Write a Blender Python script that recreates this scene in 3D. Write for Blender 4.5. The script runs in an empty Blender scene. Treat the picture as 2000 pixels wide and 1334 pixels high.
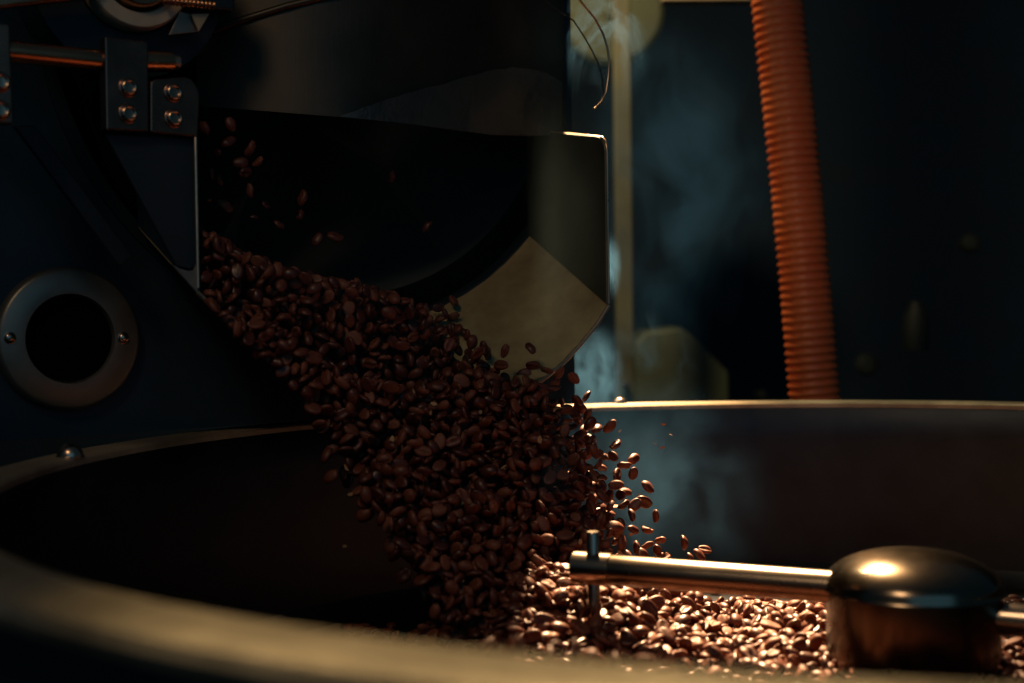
import bpy, bmesh, math, random
import numpy as np
from mathutils import Vector, Matrix

random.seed(7)
rng = np.random.default_rng(7)
SC = bpy.context.scene
C = bpy.context.scene.collection
V = Vector

# ------------------------------------------------------------------ camera
CZ = 1.10                                   # camera height above the floor
PITCH, ROLL = 0.0267, -0.0126
FPX = 2778.0                                # focal length in photo pixels (2000 wide)
_c, _s, _cr, _sr = math.cos(PITCH), math.sin(PITCH), math.cos(ROLL), math.sin(ROLL)
FW = V((0, _c, -_s)); U0 = V((0, _s, _c)); R0 = V((1, 0, 0))
RT = R0 * _cr + U0 * _sr
UP = R0 * -_sr + U0 * _cr
CAM = V((0, 0, CZ))
cam = bpy.data.cameras.new("camera")
cam.lens = 50.0; cam.sensor_width = 36.0; cam.sensor_fit = 'HORIZONTAL'
cam.clip_start = 0.02; cam.clip_end = 60
cam.dof.use_dof = True
cam.dof.focus_distance = 0.97
cam.dof.aperture_fstop = 5.8
cam.dof.aperture_blades = 0
camo = bpy.data.objects.new("camera", cam); C.objects.link(camo)
m = Matrix.Identity(4)
for i in range(3):
    m[i][0] = RT[i]; m[i][1] = UP[i]; m[i][2] = -FW[i]; m[i][3] = CAM[i]
camo.matrix_world = m
SC.camera = camo

# ------------------------------------------------------------------ world, lamps, exposure
w = bpy.data.worlds.new("World"); SC.world = w; w.use_nodes = True
bg = w.node_tree.nodes["Background"]
bg.inputs[0].default_value = (0.18, 0.48, 0.75, 1); bg.inputs[1].default_value = 0.030
SC.view_settings.view_transform = 'Standard'; SC.view_settings.look = 'None'
SC.view_settings.exposure = 0.0; SC.view_settings.gamma = 1.0
SC.cycles.use_denoising = True
SC.cycles.max_bounces = 6; SC.cycles.volume_bounces = 0
SC.cycles.sample_clamp_indirect = 2.0
SC.cycles.caustics_reflective = False; SC.cycles.caustics_refractive = False
SC.cycles.volume_step_rate = 1.0
SC.cycles.volume_max_steps = 96

def lamp(name, kind, loc, target, power, color, size=0.1, size_y=None, spot=None, blend=0.3):
    d = bpy.data.lights.new(name, kind); d.energy = power; d.color = color
    if kind == 'AREA':
        d.shape = 'RECTANGLE' if size_y else 'DISK'; d.size = size
        if size_y: d.size_y = size_y
    else:
        d.shadow_soft_size = size
    if spot: d.spot_size = math.radians(spot); d.spot_blend = blend
    o = bpy.data.objects.new(name, d); C.objects.link(o)
    o.location = V(loc) + CAM
    o.rotation_euler = (V(target) - V(loc)).to_track_quat('-Z', 'Y').to_euler()
    return o
# hard warm spot above and behind the tray (the lamp that rims the beans)
lamp("spot_lamp", 'SPOT', (0.115, 1.72, 1.02), (0.035, 0.94, -0.15), 900, (1.0, 0.61, 0.31), 0.018, spot=24, blend=0.95)
# weak warm lamp in the room, up on the left of the photographer
lamp("room_lamp", 'SPOT', (-0.35, -0.10, 0.80), (0.12, 0.87, 0.0), 8.5, (1.0, 0.64, 0.38), 0.16, spot=44, blend=0.5)
# added spot without a known source, brightens the near rim of the tray
lamp("rim_fill", 'SPOT', (-0.02, 0.52, 0.90), (0.13, 0.36, -0.09), 36, (1.0, 0.70, 0.38), 0.03, spot=31, blend=0.25)
# lamp behind the roaster, over the hose and the post
lamp("rear_lamp", 'AREA', (-0.08, 1.62, 0.85), (0.27, 1.9, 0.1), 8.0, (1.0, 0.80, 0.46), 0.10)
# added dim bluish fill from behind the camera, lifts the dark surfaces
lamp("blue_fill", 'AREA', (0.45, -0.9, 0.55), (0.0, 1.2, 0.0), 1.2, (0.22, 0.62, 1.0), 1.8, 1.2)

# ------------------------------------------------------------------ pixel and roaster coordinates (camera-origin metres)
def ray(px, py):
    d = FW * FPX + RT * (px - 1000) - UP * (py - 667)
    return d / d.y
def aty(px, py, Y): return ray(px, py) * Y
def atz(px, py, z):
    d = ray(px, py); return d * (z / d.z)
ANG = math.radians(35)
UD = V((math.cos(ANG), math.sin(ANG), 0)); ND = V((math.sin(ANG), -math.cos(ANG), 0)); ZD = V((0, 0, 1))
A0 = aty(385, 570, 0.868); A0.z = 0
def L(u, wd, z):                            # u across the chute, wd out of its front plane (towards us), z height
    return A0 + UD * u + ND * wd + ZD * z
def onp(px, py, wd):                        # point of a pixel on the plane wd -> world point
    d = ray(px, py); return d * ((A0 + ND * wd).dot(ND) / d.dot(ND))
def uz(px, py, wd):
    P = onp(px, py, wd); return ((P - A0).dot(UD), P.z)

# ------------------------------------------------------------------ materials
def mat(name):
    m = bpy.data.materials.new(name); m.use_nodes = True
    nt = m.node_tree; return m, nt, nt.nodes["Principled BSDF"]
def nd(nt, t, **k):
    n = nt.nodes.new(t)
    for a, b in k.items():
        if a in n.inputs: n.inputs[a].default_value = b
        else: setattr(n, a, b)
    return n
def metal(name, col, rough, metallic=1.0, var=(.72, 1.2), tint=None, brushed=None, bump=0.04, scale=60, smudge=0.25, coat=0.0):
    m, nt, p = mat(name); l = nt.links
    tc = nd(nt, 'ShaderNodeTexCoord'); mp = nd(nt, 'ShaderNodeMapping')
    l.new(tc.outputs['Object'], mp.inputs[0])
    if brushed: mp.inputs['Scale'].default_value = brushed
    n1 = nd(nt, 'ShaderNodeTexNoise', Scale=scale, Detail=5.0); l.new(mp.outputs[0], n1.inputs['Vector'])
    n2 = nd(nt, 'ShaderNodeTexNoise', Scale=9.0, Detail=6.0, Roughness=0.65); l.new(tc.outputs['Object'], n2.inputs['Vector'])
    r = nd(nt, 'ShaderNodeMapRange'); r.inputs['From Min'].default_value = .3; r.inputs['From Max'].default_value = .7
    r.inputs['To Min'].default_value = max(.05, rough - smudge * .35); r.inputs['To Max'].default_value = min(1, rough + smudge * .5)
    l.new(n2.outputs[0], r.inputs[0]); l.new(r.outputs[0], p.inputs['Roughness'])
    mix = nd(nt, 'ShaderNodeMix', data_type='RGBA')
    mix.inputs[6].default_value = (*[c * var[0] * (tint[k] if tint else 1) for k, c in enumerate(col)], 1); mix.inputs[7].default_value = (*[min(1, c * var[1]) for c in col], 1)
    cr_ = nd(nt, 'ShaderNodeMapRange'); cr_.inputs['From Min'].default_value = .36; cr_.inputs['From Max'].default_value = .64; l.new(n2.outputs[0], cr_.inputs[0]); l.new(cr_.outputs[0], mix.inputs[0]); l.new(mix.outputs[2], p.inputs['Base Color'])
    b = nd(nt, 'ShaderNodeBump', Strength=bump, Distance=0.002); l.new(n1.outputs[0], b.inputs['Height'])
    l.new(b.outputs[0], p.inputs['Normal'])
    p.inputs['Metallic'].default_value = metallic
    p.inputs['Coat Weight'].default_value = coat
    return m
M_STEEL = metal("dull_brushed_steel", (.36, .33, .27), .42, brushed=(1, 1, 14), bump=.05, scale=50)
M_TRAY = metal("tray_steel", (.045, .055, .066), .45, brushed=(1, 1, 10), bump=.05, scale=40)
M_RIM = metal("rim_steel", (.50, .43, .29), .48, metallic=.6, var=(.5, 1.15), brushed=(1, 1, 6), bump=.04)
M_TROUGH = metal("trough_steel", (.47, .43, .23), .48, metallic=.35, var=(.5, 1.15), tint=(1, .82, .75), bump=.08, scale=70, smudge=.3)
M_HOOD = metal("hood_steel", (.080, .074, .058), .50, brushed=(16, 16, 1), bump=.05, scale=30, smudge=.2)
M_FLAP = metal("dusty_flap_steel", (.15, .16, .14), .50, brushed=(3, 3, 3), bump=.35, scale=90, smudge=.3)
M_CHROME = metal("polished_steel", (.62, .54, .42), .24, bump=.01, smudge=.12)
M_HUB = metal("hub_steel", (.24, .20, .145), .17, bump=.02, smudge=.14)
M_COLLAR = metal("collar_steel", (.11, .09, .065), .26, brushed=(1, 1, 12), bump=.03, smudge=.08)
M_ARM = metal("arm_steel", (.30, .26, .20), .27, bump=.01, smudge=.08)
M_BOLT = metal("bolt_steel", (.55, .42, .30), .22, bump=.02, smudge=.15)
M_EDGE = metal("highlight_edge", (.75, .58, .40), .30, bump=.05, smudge=.2)  # light metal so that sheet edges show a highlight line
M_COPPER = metal("copper_rod", (.62, .33, .18), .24, bump=.02, smudge=.15)
M_PAINT = metal("dark_blue_paint", (.010, .035, .052), .42, metallic=0, bump=.10, scale=160, smudge=.15)
M_PAINT2 = metal("black_blue_paint", (.006, .018, .028), .5, metallic=0, bump=.08, scale=120)
M_DRUM = metal("drum_iron", (.065, .095, .095), .55, metallic=.2, bump=.2, scale=70)
M_BRKT = metal("bracket_steel", (.30, .17, .12), .24, bump=.03, scale=30, smudge=.2)
M_OUT = metal("tray_outside_paint", (.012, .035, .035), .5, metallic=0, bump=.1)
M_POST = metal("olive_paint", (.105, .095, .05), .6, metallic=0, bump=.1, smudge=.2)
M_OLIVE = metal("olive_cover", (.068, .074, .036), .6, metallic=0, bump=.1)
M_WALL = metal("dark_wall", (.006, .021, .042), .8, metallic=0, bump=.3, scale=12)
M_FLOOR = metal("floor_concrete", (.03, .035, .035), .7, metallic=0, bump=.3, scale=20)
M_PALE = metal("pale_fitting", (.020, .023, .016), .6, metallic=0)
M_TAN = metal("tan_bar", (.35, .27, .17), .5, metallic=0)

def m_hose():
    m, nt, p = mat("copper_orange_hose"); l = nt.links
    tc = nd(nt, 'ShaderNodeTexCoord')
    n = nd(nt, 'ShaderNodeTexNoise', Scale=14.0, Detail=4.0); l.new(tc.outputs['Object'], n.inputs['Vector'])
    mix = nd(nt, 'ShaderNodeMix', data_type='RGBA'); mix.inputs[6].default_value = (.66, .105, .034, 1); mix.inputs[7].default_value = (.92, .240, .062, 1)
    l.new(n.outputs[0], mix.inputs[0]); l.new(mix.outputs[2], p.inputs['Base Color'])
    p.inputs['Roughness'].default_value = .38; p.inputs['Subsurface Weight'].default_value = .25; p.inputs['Subsurface Radius'].default_value = (.004, .0015, .0006); p.inputs['Subsurface Scale'].default_value = 1.0
    return m
M_HOSE = m_hose()
M_BORE_SHADE = metal('bore_shade_black', (.003, .004, .005), .9, metallic=0); M_BORE_SHADE.node_tree.nodes['Principled BSDF'].inputs['Specular IOR Level'].default_value = .05  # near-black colour puts the shade of a deep bore into a shallow dish
def m_bean():
    m, nt, p = mat("roasted_bean"); l = nt.links
    geo = nd(nt, 'ShaderNodeNewGeometry'); tc = nd(nt, 'ShaderNodeTexCoord'); oi = nd(nt, 'ShaderNodeObjectInfo')
    add = nd(nt, 'ShaderNodeMath', operation='ADD'); l.new(geo.outputs['Random Per Island'], add.inputs[0]); l.new(oi.outputs['Random'], add.inputs[1])
    fr = nd(nt, 'ShaderNodeMath', operation='FRACT'); l.new(add.outputs[0], fr.inputs[0])
    ramp = nd(nt, 'ShaderNodeValToRGB'); e = ramp.color_ramp.elements
    e[0].position = 0; e[0].color = (.042, .012, .007, 1); e[1].position = 1; e[1].color = (.150, .050, .025, 1)
    x = ramp.color_ramp.elements.new(.55); x.color = (.100, .027, .014, 1)
    l.new(fr.outputs[0], ramp.inputs[0])
    n = nd(nt, 'ShaderNodeTexNoise', Scale=520.0, Detail=4.0); l.new(tc.outputs['Object'], n.inputs['Vector'])
    mx = nd(nt, 'ShaderNodeMix', data_type='RGBA', blend_type='MULTIPLY'); mx.inputs[0].default_value = .55
    l.new(ramp.outputs[0], mx.inputs[6]); l.new(n.outputs[0], mx.inputs[7]); 
    g = nd(nt, 'ShaderNodeMix', data_type='RGBA', blend_type='MULTIPLY'); g.inputs[0].default_value = 1; g.inputs[7].default_value = (1.5, 1.5, 1.5, 1)
    l.new(mx.outputs[2], g.inputs[6]); l.new(g.outputs[2], p.inputs['Base Color'])
    mr = nd(nt, 'ShaderNodeMapRange'); mr.inputs['To Min'].default_value = .34; mr.inputs['To Max'].default_value = .62
    l.new(fr.outputs[0], mr.inputs[0]); l.new(mr.outputs[0], p.inputs['Roughness'])
    b = nd(nt, 'ShaderNodeBump', Strength=.25, Distance=.0006); l.new(n.outputs[0], b.inputs['Height']); l.new(b.outputs[0], p.inputs['Normal'])
    p.inputs['Specular IOR Level'].default_value = .5
    return m
M_BEAN = m_bean()

# ------------------------------------------------------------------ mesh helpers
def obj(name, bm, material, parent=None, smooth=True, bevel=0.0):
    me = bpy.data.meshes.new(name)
    bmesh.ops.recalc_face_normals(bm, faces=bm.faces)
    for v in bm.verts: v.co.z += CZ
    bm.to_mesh(me); bm.free()
    me.materials.append(material)
    o = bpy.data.objects.new(name, me); C.objects.link(o)
    if parent: o.parent = parent; o.matrix_parent_inverse = parent.matrix_world.inverted()
    if smooth:
        for p in me.polygons: p.use_smooth = True
        try: me.set_sharp_from_angle(angle=math.radians(38))
        except Exception: pass
    if bevel:
        b = o.modifiers.new("bevel", 'BEVEL'); b.width = bevel; b.segments = 3; b.limit_method = 'ANGLE'; b.angle_limit = math.radians(40)
    return o
def tag(o, label=None, cat=None, group=None, kind=None):
    if label: o["label"] = label
    if cat: o["category"] = cat
    if group: o["group"] = group
    if kind: o["kind"] = kind
    return o
def thing(name, loc, label, cat, group=None):
    o = bpy.data.objects.new(name, None); C.objects.link(o)
    o.empty_display_size = .02
    o.location = V(loc) + CAM
    bpy.context.view_layer.update()
    return tag(o, label, cat, group)
def prism(bm, pts, depth):                  # pts: 3-D outline, depth: vector to the other face
    a = [bm.verts.new(p) for p in pts]; b = [bm.verts.new(V(p) + depth) for p in pts]
    bm.faces.new(a); bm.faces.new(list(reversed(b)))
    n = len(pts)
    for i in range(n): bm.faces.new((a[i], b[i], b[(i + 1) % n], a[(i + 1) % n]))
def box(bm, c, ax, ay, az, sx, sy, sz):
    c = V(c); ax, ay, az = V(ax).normalized(), V(ay).normalized(), V(az).normalized()
    p = [c + ax * sx / 2 * i + ay * sy / 2 * j - az * sz / 2 for i, j in ((-1, -1), (1, -1), (1, 1), (-1, 1))]
    prism(bm, p, az * sz)
def frame(d):
    d = V(d).normalized(); h = V((0, 0, 1)) if abs(d.z) < .9 else V((1, 0, 0))
    a = d.cross(h).normalized(); return a, a.cross(d).normalized()
def tube(bm, path, r, seg=20, cap=True, radii=None):
    rings = []; a0 = None
    for i, p in enumerate(path):
        d = V(path[min(i + 1, len(path) - 1)]) - V(path[max(i - 1, 0)]); d.normalize()
        if a0 is None: a, b = frame(d)
        else:
            a = (a0 - d * a0.dot(d)).normalized(); b = a.cross(d)
        a0 = a; rr = radii[i] if radii else r
        rings.append([bm.verts.new(V(p) + (a * math.cos(t) + b * math.sin(t)) * rr) for t in [2 * math.pi * k / seg for k in range(seg)]])
    for q, s in zip(rings, rings[1:]):
        for k in range(seg): bm.faces.new((q[k], q[(k + 1) % seg], s[(k + 1) % seg], s[k]))
    if cap: bm.faces.new(rings[0]); bm.faces.new(list(reversed(rings[-1])))
def lathe(bm, c, axis, prof, seg=48, close=False):   # prof: (radius, height along axis)
    c = V(c); ax = V(axis).normalized(); a, b = frame(ax); rings = []
    for r, h in prof:
        if r < 1e-6: rings.append([bm.verts.new(c + ax * h)])
        else: rings.append([bm.verts.new(c + ax * h + (a * math.cos(t) + b * math.sin(t)) * r) for t in [2 * math.pi * k / seg for k in range(seg)]])
    if close: rings.append(rings[0])
    for q, s in zip(rings, rings[1:]):
        for k in range(seg):
            k2 = (k + 1) % seg
            if len(q) == 1 and len(s) == 1: continue
            if len(q) == 1: bm.faces.new((q[0], s[k2], s[k]))
            elif len(s) == 1: bm.faces.new((q[k], q[k2], s[0]))
            else: bm.faces.new((q[k], q[k2], s[k2], s[k]))
def grid(bm, rows, t=None):                 # rows of 3-D points; t: thickness vector
    g = [[bm.verts.new(p) for p in r] for r in rows]
    for i in range(len(g) - 1):
        for j in range(len(g[0]) - 1): bm.faces.new((g[i][j], g[i][j + 1], g[i + 1][j + 1], g[i + 1][j]))
    if t is not None:
        t = V(t)
        h = [[bm.verts.new(V(p) + t) for p in r] for r in rows]
        for i in range(len(g) - 1):
            for j in range(len(g[0]) - 1): bm.faces.new((h[i][j], h[i + 1][j], h[i + 1][j + 1], h[i][j + 1]))
        R, K = len(g) - 1, len(g[0]) - 1
        for i in range(R):
            bm.faces.new((g[i][0], g[i + 1][0], h[i + 1][0], h[i][0])); bm.faces.new((g[i][K], h[i][K], h[i + 1][K], g[i + 1][K]))
        for j in range(K):
            bm.faces.new((g[0][j], h[0][j], h[0][j + 1], g[0][j + 1])); bm.faces.new((g[R][j], g[R][j + 1], h[R][j + 1], h[R][j]))
def socket_screw(c, axis, r, parent, name="bolt", m=None):
    bm = bmesh.new()
    lathe(bm, c, axis, [(r, 0), (r, r * .32), (r * .92, r * .46), (r * .78, r * .52), (r * .66, r * .46), (r * .60, r * .10), (0, r * .06)], 24)
    return obj(name, bm, m or M_BOLT, parent)
def dome_screw(c, axis, r, parent, name="screw", h=.75):
    bm = bmesh.new()
    lathe(bm, c, axis, [(r * 1.08, 0), (r * 1.08, r * .12), (r, r * .14)] + [(r * math.cos(t), r * .14 + r * h * math.sin(t)) for t in [.2, .5, .8, 1.1, 1.35]] + [(0, r * (.14 + h))], 28)
    return obj(name, bm, M_BOLT, parent)

# ------------------------------------------------------------------ setting
bm = bmesh.new(); box(bm, (0, 1.0, -CZ - .01), (1, 0, 0), (0, 1, 0), (0, 0, 1), 9, 8, .02)
tag(obj("floor", bm, M_FLOOR), kind='structure')
bm = bmesh.new(); box(bm, (0, 3.4, .2), (1, 0, 0), (0, 1, 0), (0, 0, 1), 9, .1, 2.9)
tag(obj("wall_back", bm, M_WALL), "dark wall far behind the roaster", None, None, 'structure')

# post behind the roaster
PY = 2.0
post = thing("support_post", aty(1222, 785, PY), "tall olive square post behind the roaster, dim and out of focus", "post")
bm = bmesh.new(); a = aty(1218.5, 400, PY)
box(bm, (a.x, PY + .014, -.1), (1, 0, 0), (0, 1, 0), (0, 0, 1), .0245, .028, 2.0)
o = obj("shaft", bm, M_POST, post, bevel=.003)
bm = bmesh.new(); c = aty(1221, 752, PY - .004); lathe(bm, c, (0, -1, 0), [(0, 0), (.006, 0), (.006, .004), (.004, .007), (0, .008)], 16)
obj("bolt", bm, M_BOLT, post)
bm = bmesh.new(); c = aty(1219, 300, PY); box(bm, (c.x, PY + .014, 0.92), (1, 0, 0), (0, 1, 0), (0, 0, 1), .06, .06, .012); obj("cap_plate", bm, M_POST, post, bevel=.002)

# round olive cover, chamfered bin, bar, small pale things: all far behind
c = aty(1193, 22, 2.3); cov = thing("round_cover", c, "round olive disc high behind the post, blurred", "cover")
bm = bmesh.new(); lathe(bm, c, (0, -1, 0), [(0, -.03), (.083, -.03), (.085, -.02), (.085, 0), (.078, .006), (.03, .008), (0, .008)], 56); obj("disc", bm, M_OLIVE, cov)
bm = bmesh.new(); lathe(bm, c, (0, -1, 0), [(0, .0085), (.012, .0085), (.012, .016), (0, .018)], 24); obj("hub_cap", bm, M_OLIVE, cov)
pts = [aty(x, y, 2.25) for x, y in ((1238, 900), (1238, 672), (1262, 648), (1328, 640), (1352, 655), (1424, 728), (1428, 900))]
can = thing("storage_bin", aty(1333, 900, 2.25), "olive bin with sloping shoulders standing beyond the far rim", "bin")
bm = bmesh.new(); prism(bm, pts, V((0, .16, 0))); obj("body", bm, M_OLIVE, can, bevel=.006)
bm = bmesh.new(); q = [aty(x, y, 2.246) for x, y in ((1250, 790), (1412, 790), (1412, 783), (1250, 783))]; prism(bm, q, V((0, .004, 0))); obj("band", bm, M_PALE, can)
bar = thing("ceiling_bar", aty(1375, -10, 2.0), "tan bar crossing above the dark gap between post and hose", "bar")
bm = bmesh.new(); a = aty(1292, -8, 2.0); b = aty(1466, -8, 2.0)
box(bm, (a + b) / 2, (b - a), (0, 1, 0), (0, 0, 1), (b - a).length, .03, .02); obj("rail", bm, M_TAN, bar, bevel=.003)
bm = bmesh.new(); box(bm, (a + b) / 2 + V((0, 0, .10)), (1, 0, 0), (0, 1, 0), (0, 0, 1), .02, .02, .18); obj("hanger", bm, M_TAN, bar)
for (px, py, r, lab, nm, ct) in ((1790, 645, .022, "faint pale upright canister in the dark right of the hose", "canister", "canister"),
                         (1692, 712, .020, "faint pale disc low in the dark, nearest the hose", "round_plate", "plate"),
                         (1893, 476, .017, "faint pale disc high in the dark, near the photo's edge", "round_plate", "plate"),
                         (1487, 772, .010, "tiny pale disc just above the rim beside the hose", "round_plate", "plate")):
    c = aty(px, py, 2.5); bm = bmesh.new()
    if nm == "canister": lathe(bm, c - V((0, 0, .035)), (0, 0, 1), [(0, 0), (r, 0), (r, .06), (r * .6, .075), (r * .5, .085), (0, .085)], 24)
    else: lathe(bm, c, (0, -1, 0), [(0, -.05), (r * .4, -.05), (r * .4, 0), (r, .002), (r, .01), (r * .7, .018), (0, .02)], 24)
    tag(obj(nm, bm, M_PALE), lab, ct)

# ------------------------------------------------------------------ corrugated hose
h0, h1 = aty(1511, -60, 1.4), aty(1592, 790, 1.4)
d = (h1 - h0); Ln = d.length; d.normalize()
hose = thing("corrugated_hose", h1, "copper orange ribbed hose rising behind the far rim of the tray", "hose")
pitch = .0080; nrib = int(Ln * 1.55 / pitch)
a, b = frame(d)
def hose_pt(s):
    t = s / Ln; bend = .002 * math.sin(math.pi * min(max(t, 0), 1.5))
    return h0 + d * s + V((1, 0, 0)) * bend
def seg_bm(s0, s1, prof_n=6, seg=40):
    bm = bmesh.new(); path = []; rad = []
    n = int(round((s1 - s0) / pitch)) * prof_n
    for i in range(n + 1):
        s = s0 + (s1 - s0) * i / n; ph = (s % pitch) / pitch * 2 * math.pi
        path.append(hose_pt(s)); rad.append(  .0242 + .0005 * (1 - abs(math.sin(ph / 2)) ** 1.5 * 2) + .0004 * math.sin(s * 60))
    tube(bm, path, 0, seg, True, rad); return bm
obj("hose_wall", seg_bm(0, nrib * pitch), M_HOSE, hose)
# each wire rib that wraps the hose
ringbm = bmesh.new()
rc = hose_pt(pitch * .5); rr = .0252
segs = 32; prof = 6; rg = []
for k in range(segs):
    t = 2 * math.pi * k / segs; o_ = a * math.cos(t) + b * math.sin(t)
    rg.append([ringbm.verts.new(o_ * (rr - .0002 + .0005 * math.cos(2 * math.pi * j / prof)) + d * .0013 * math.sin(2 * math.pi * j / prof)) for j in range(prof)])
for k in range(segs):
    for j in range(prof):
        ringbm.faces.new((rg[k][j], rg[(k + 1) % segs][j], rg[(k + 1) % segs][(j + 1) % prof], rg[k][(j + 1) % prof]))
for v in ringbm.verts: v.co.z -= CZ
rib0 = obj("rib", ringbm, M_HOSE, None)
for i in range(nrib):
    o = rib0 if i == 0 else rib0.copy()
    if i: C.objects.link(o)
    o.parent = hose; o.matrix_parent_inverse = hose.matrix_world.inverted()
    o.location = hose_pt(pitch * (i + .0)) + CAM

# ------------------------------------------------------------------ cooling tray
H = -.0856; TC = V((.188, .75, 0)); TR = .444; ZF = -.232
tray = thing("cooling_tray", (TC.x, TC.y, ZF - .03), "wide round steel cooling tray with a flat rim, filling the lower half", "cooling tray")
bm = bmesh.new()
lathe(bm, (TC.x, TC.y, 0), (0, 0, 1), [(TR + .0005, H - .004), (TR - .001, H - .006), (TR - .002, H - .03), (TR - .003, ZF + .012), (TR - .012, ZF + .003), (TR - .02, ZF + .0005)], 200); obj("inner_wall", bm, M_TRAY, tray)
bm = bmesh.new()
lathe(bm, (TC.x, TC.y, 0), (0, 0, 1), [(TR, H - .006), (TR, H - .0015), (TR + .0015, H), (TR + .012, H + .0006), (TR + .0245, H), (TR + .0285, H - .0015), (TR + .030, H - .005), (TR + .0285, H - .009), (TR + .006, H - .010)], 260, close=True)
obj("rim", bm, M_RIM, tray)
bm = bmesh.new()
lathe(bm, (TC.x, TC.y, 0), (0, 0, 1), [(TR + .0105, H - .0105), (TR + .0105, ZF - .05), (TR - .02, ZF - .06), (.03, ZF - .06)], 160); obj("outer_wall", bm, M_OUT, tray)
bm = bmesh.new()
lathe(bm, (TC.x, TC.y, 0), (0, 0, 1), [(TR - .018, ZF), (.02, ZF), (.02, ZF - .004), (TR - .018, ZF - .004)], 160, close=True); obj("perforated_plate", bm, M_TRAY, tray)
bm = bmesh.new()
for k in range(3):
    t = 2 * math.pi * k / 3 + .5; c = TC + V((math.cos(t), math.sin(t), 0)) * .33
    b2 = bmesh.new(); tube(b2, [V((c.x, c.y, ZF - .06)), V((c.x, c.y, -CZ))], .02, 16); obj("leg", b2, M_OUT, tray)
bm.free()
for px, py in ((137, 884), (1238, 785)):
    if px < 500: c = atz(px, 893, H)
    else:
        t = math.atan2(1.2 - TC.y, .09 - TC.x); c = V((TC.x + (TR + .015) * math.cos(t), TC.y + (TR + .015) * math.sin(t), H))
    dome_screw((c.x, c.y, H - .0002), (0, 0, 1), .0075 if px < 500 else .006, tray, "bolt", .95 if px < 500 else .8)

# ------------------------------------------------------------------ stirrer: hub, arms, tines
HB = aty(1782, 1147, .735); HR = .0455; zt = HB.z
st = thing("stirrer", (HB.x, HB.y, ZF), "polished stirrer hub with a domed cap and round arms over the beans", "stirrer")
bm = bmesh.new()
dome = [(HR * math.cos(t) ** .9, zt + .0195 * math.sin(t)) for t in [x * math.pi / 2 / 14 for x in range(14)]] + [(0, zt + .0195)]
lathe(bm, (HB.x, HB.y, 0), (0, 0, 1), [(HR - .002, zt - .001), (HR + .0008, zt - .001)] + dome, 72); obj("domed_cap", bm, M_HUB, st)
bm = bmesh.new()
lathe(bm, (HB.x, HB.y, 0), (0, 0, 1), [(HR - .0015, zt - .0012), (HR - .0015, zt - .034), (HR - .003, zt - .036), (.02, zt - .036)], 72); obj("collar", bm, M_COLLAR, st)
bm = bmesh.new(); lathe(bm, (HB.x, HB.y, 0), (0, 0, 1), [(.030, zt - .036), (.030, ZF + .0005)], 48); obj("shaft", bm, M_PAINT2, st)
ra = .0084
p0 = aty(1660, 1149, .735); p0 = V((p0.x, HB.y, p0.z)); za = p0.z
p1 = atz(1124, 1108, za)
arm = [p0, p0.lerp(p1, .5), p1.lerp(p0, .03), p1.lerp(p0, .012), p1]
bm = bmesh.new(); tube(bm, arm, ra, 32, True, [ra, ra, ra, ra * .93, ra * .62]); armo = obj("arm", bm, M_ARM, st)
dirv = (p1 - p0).normalized()
tp = p1.lerp(p0, .070)
ztop = aty(1160, 1038, tp.y).z
def tine(pt, top, bot, r=.0037):
    bm = bmesh.new(); lathe(bm, (pt.x, pt.y, 0), (0, 0, 1), [(0, bot), (r, bot), (r, top - .001), (r * .85, top), (0, top)], 28); return obj("tine", bm, M_CHROME, st)
tine(tp, ztop, ZF + .02)
bm = bmesh.new(); tube(bm, [tp - dirv * .011, tp + dirv * .011], ra * 1.09, 32); obj("clamp_collar", bm, M_CHROME, st)
for ang, ln, nt_ in ((-.50, .19, .8),):
    dv = V((math.cos(ang), math.sin(ang), 0)); s = V((HB.x, HB.y, za - .012))
    bm = bmesh.new(); tube(bm, [s + dv * .03, s + dv * ln * .97, s + dv * ln], ra, 24, True, [ra, ra, ra * .6]); obj("arm", bm, M_CHROME, st)
    if ang > -1: tine(s + dv * ln * nt_, za + .02, ZF + .02)

# ------------------------------------------------------------------ roaster body
DC = (.161, .206); DR = .22; WB = -.10; UL, UR, ZB, ZT = -.62, .366, -.0825, .62
ro = thing("roaster", L(-.1, -.35, ZB), "dark blue coffee roaster with an open drum and steel discharge chute", "coffee roaster")
bm = bmesh.new(); n = 128; ins, outs = [], []
for k in range(n):
    t = 2 * math.pi * k / n; cx, cz = math.cos(t), math.sin(t)
    ins.append((min(DC[0] + DR * cx, .338), DC[1] + DR * cz))
    s = min((UR - DC[0]) / cx if cx > 1e-9 else 9e9, (UL - DC[0]) / cx if cx < -1e-9 else 9e9, (ZT - DC[1]) / cz if cz > 1e-9 else 9e9, (ZB - DC[1]) / cz if cz < -1e-9 else 9e9)
    outs.append((DC[0] + s * cx, DC[1] + s * cz))
# snap nearest samples to the four corners
for cu, cz in ((UL, ZB), (UL, ZT), (UR, ZB), (UR, ZT)):
    k = min(range(n), key=lambda i: (outs[i][0] - cu) ** 2 + (outs[i][1] - cz) ** 2); outs[k] = (cu, cz)
rows = []
fi = [bm.verts.new(L(u, WB, z)) for u, z in ins]; fo = [bm.verts.new(L(u, WB, z)) for u, z in outs]
bi = [bm.verts.new(L(u, WB - .012, z)) for u, z in ins]; bo = [bm.verts.new(L(u, WB - .012, z)) for u, z in outs]
for k in range(n):
    j = (k + 1) % n
    bm.faces.new((fi[k], fo[k], fo[j], fi[j])); bm.faces.new((bi[k], bi[j], bo[j], bo[k]))
    bm.faces.new((fi[k], fi[j], bi[j], bi[k])); bm.faces.new((fo[k], bo[k], bo[j], fo[j]))
obj("front_plate", bm, M_PAINT, ro, smooth=False)
bm = bmesh.new()
sh = [(UL, ZB), (UR, ZB), (UR, ZT), (UL, ZT)]
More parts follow.
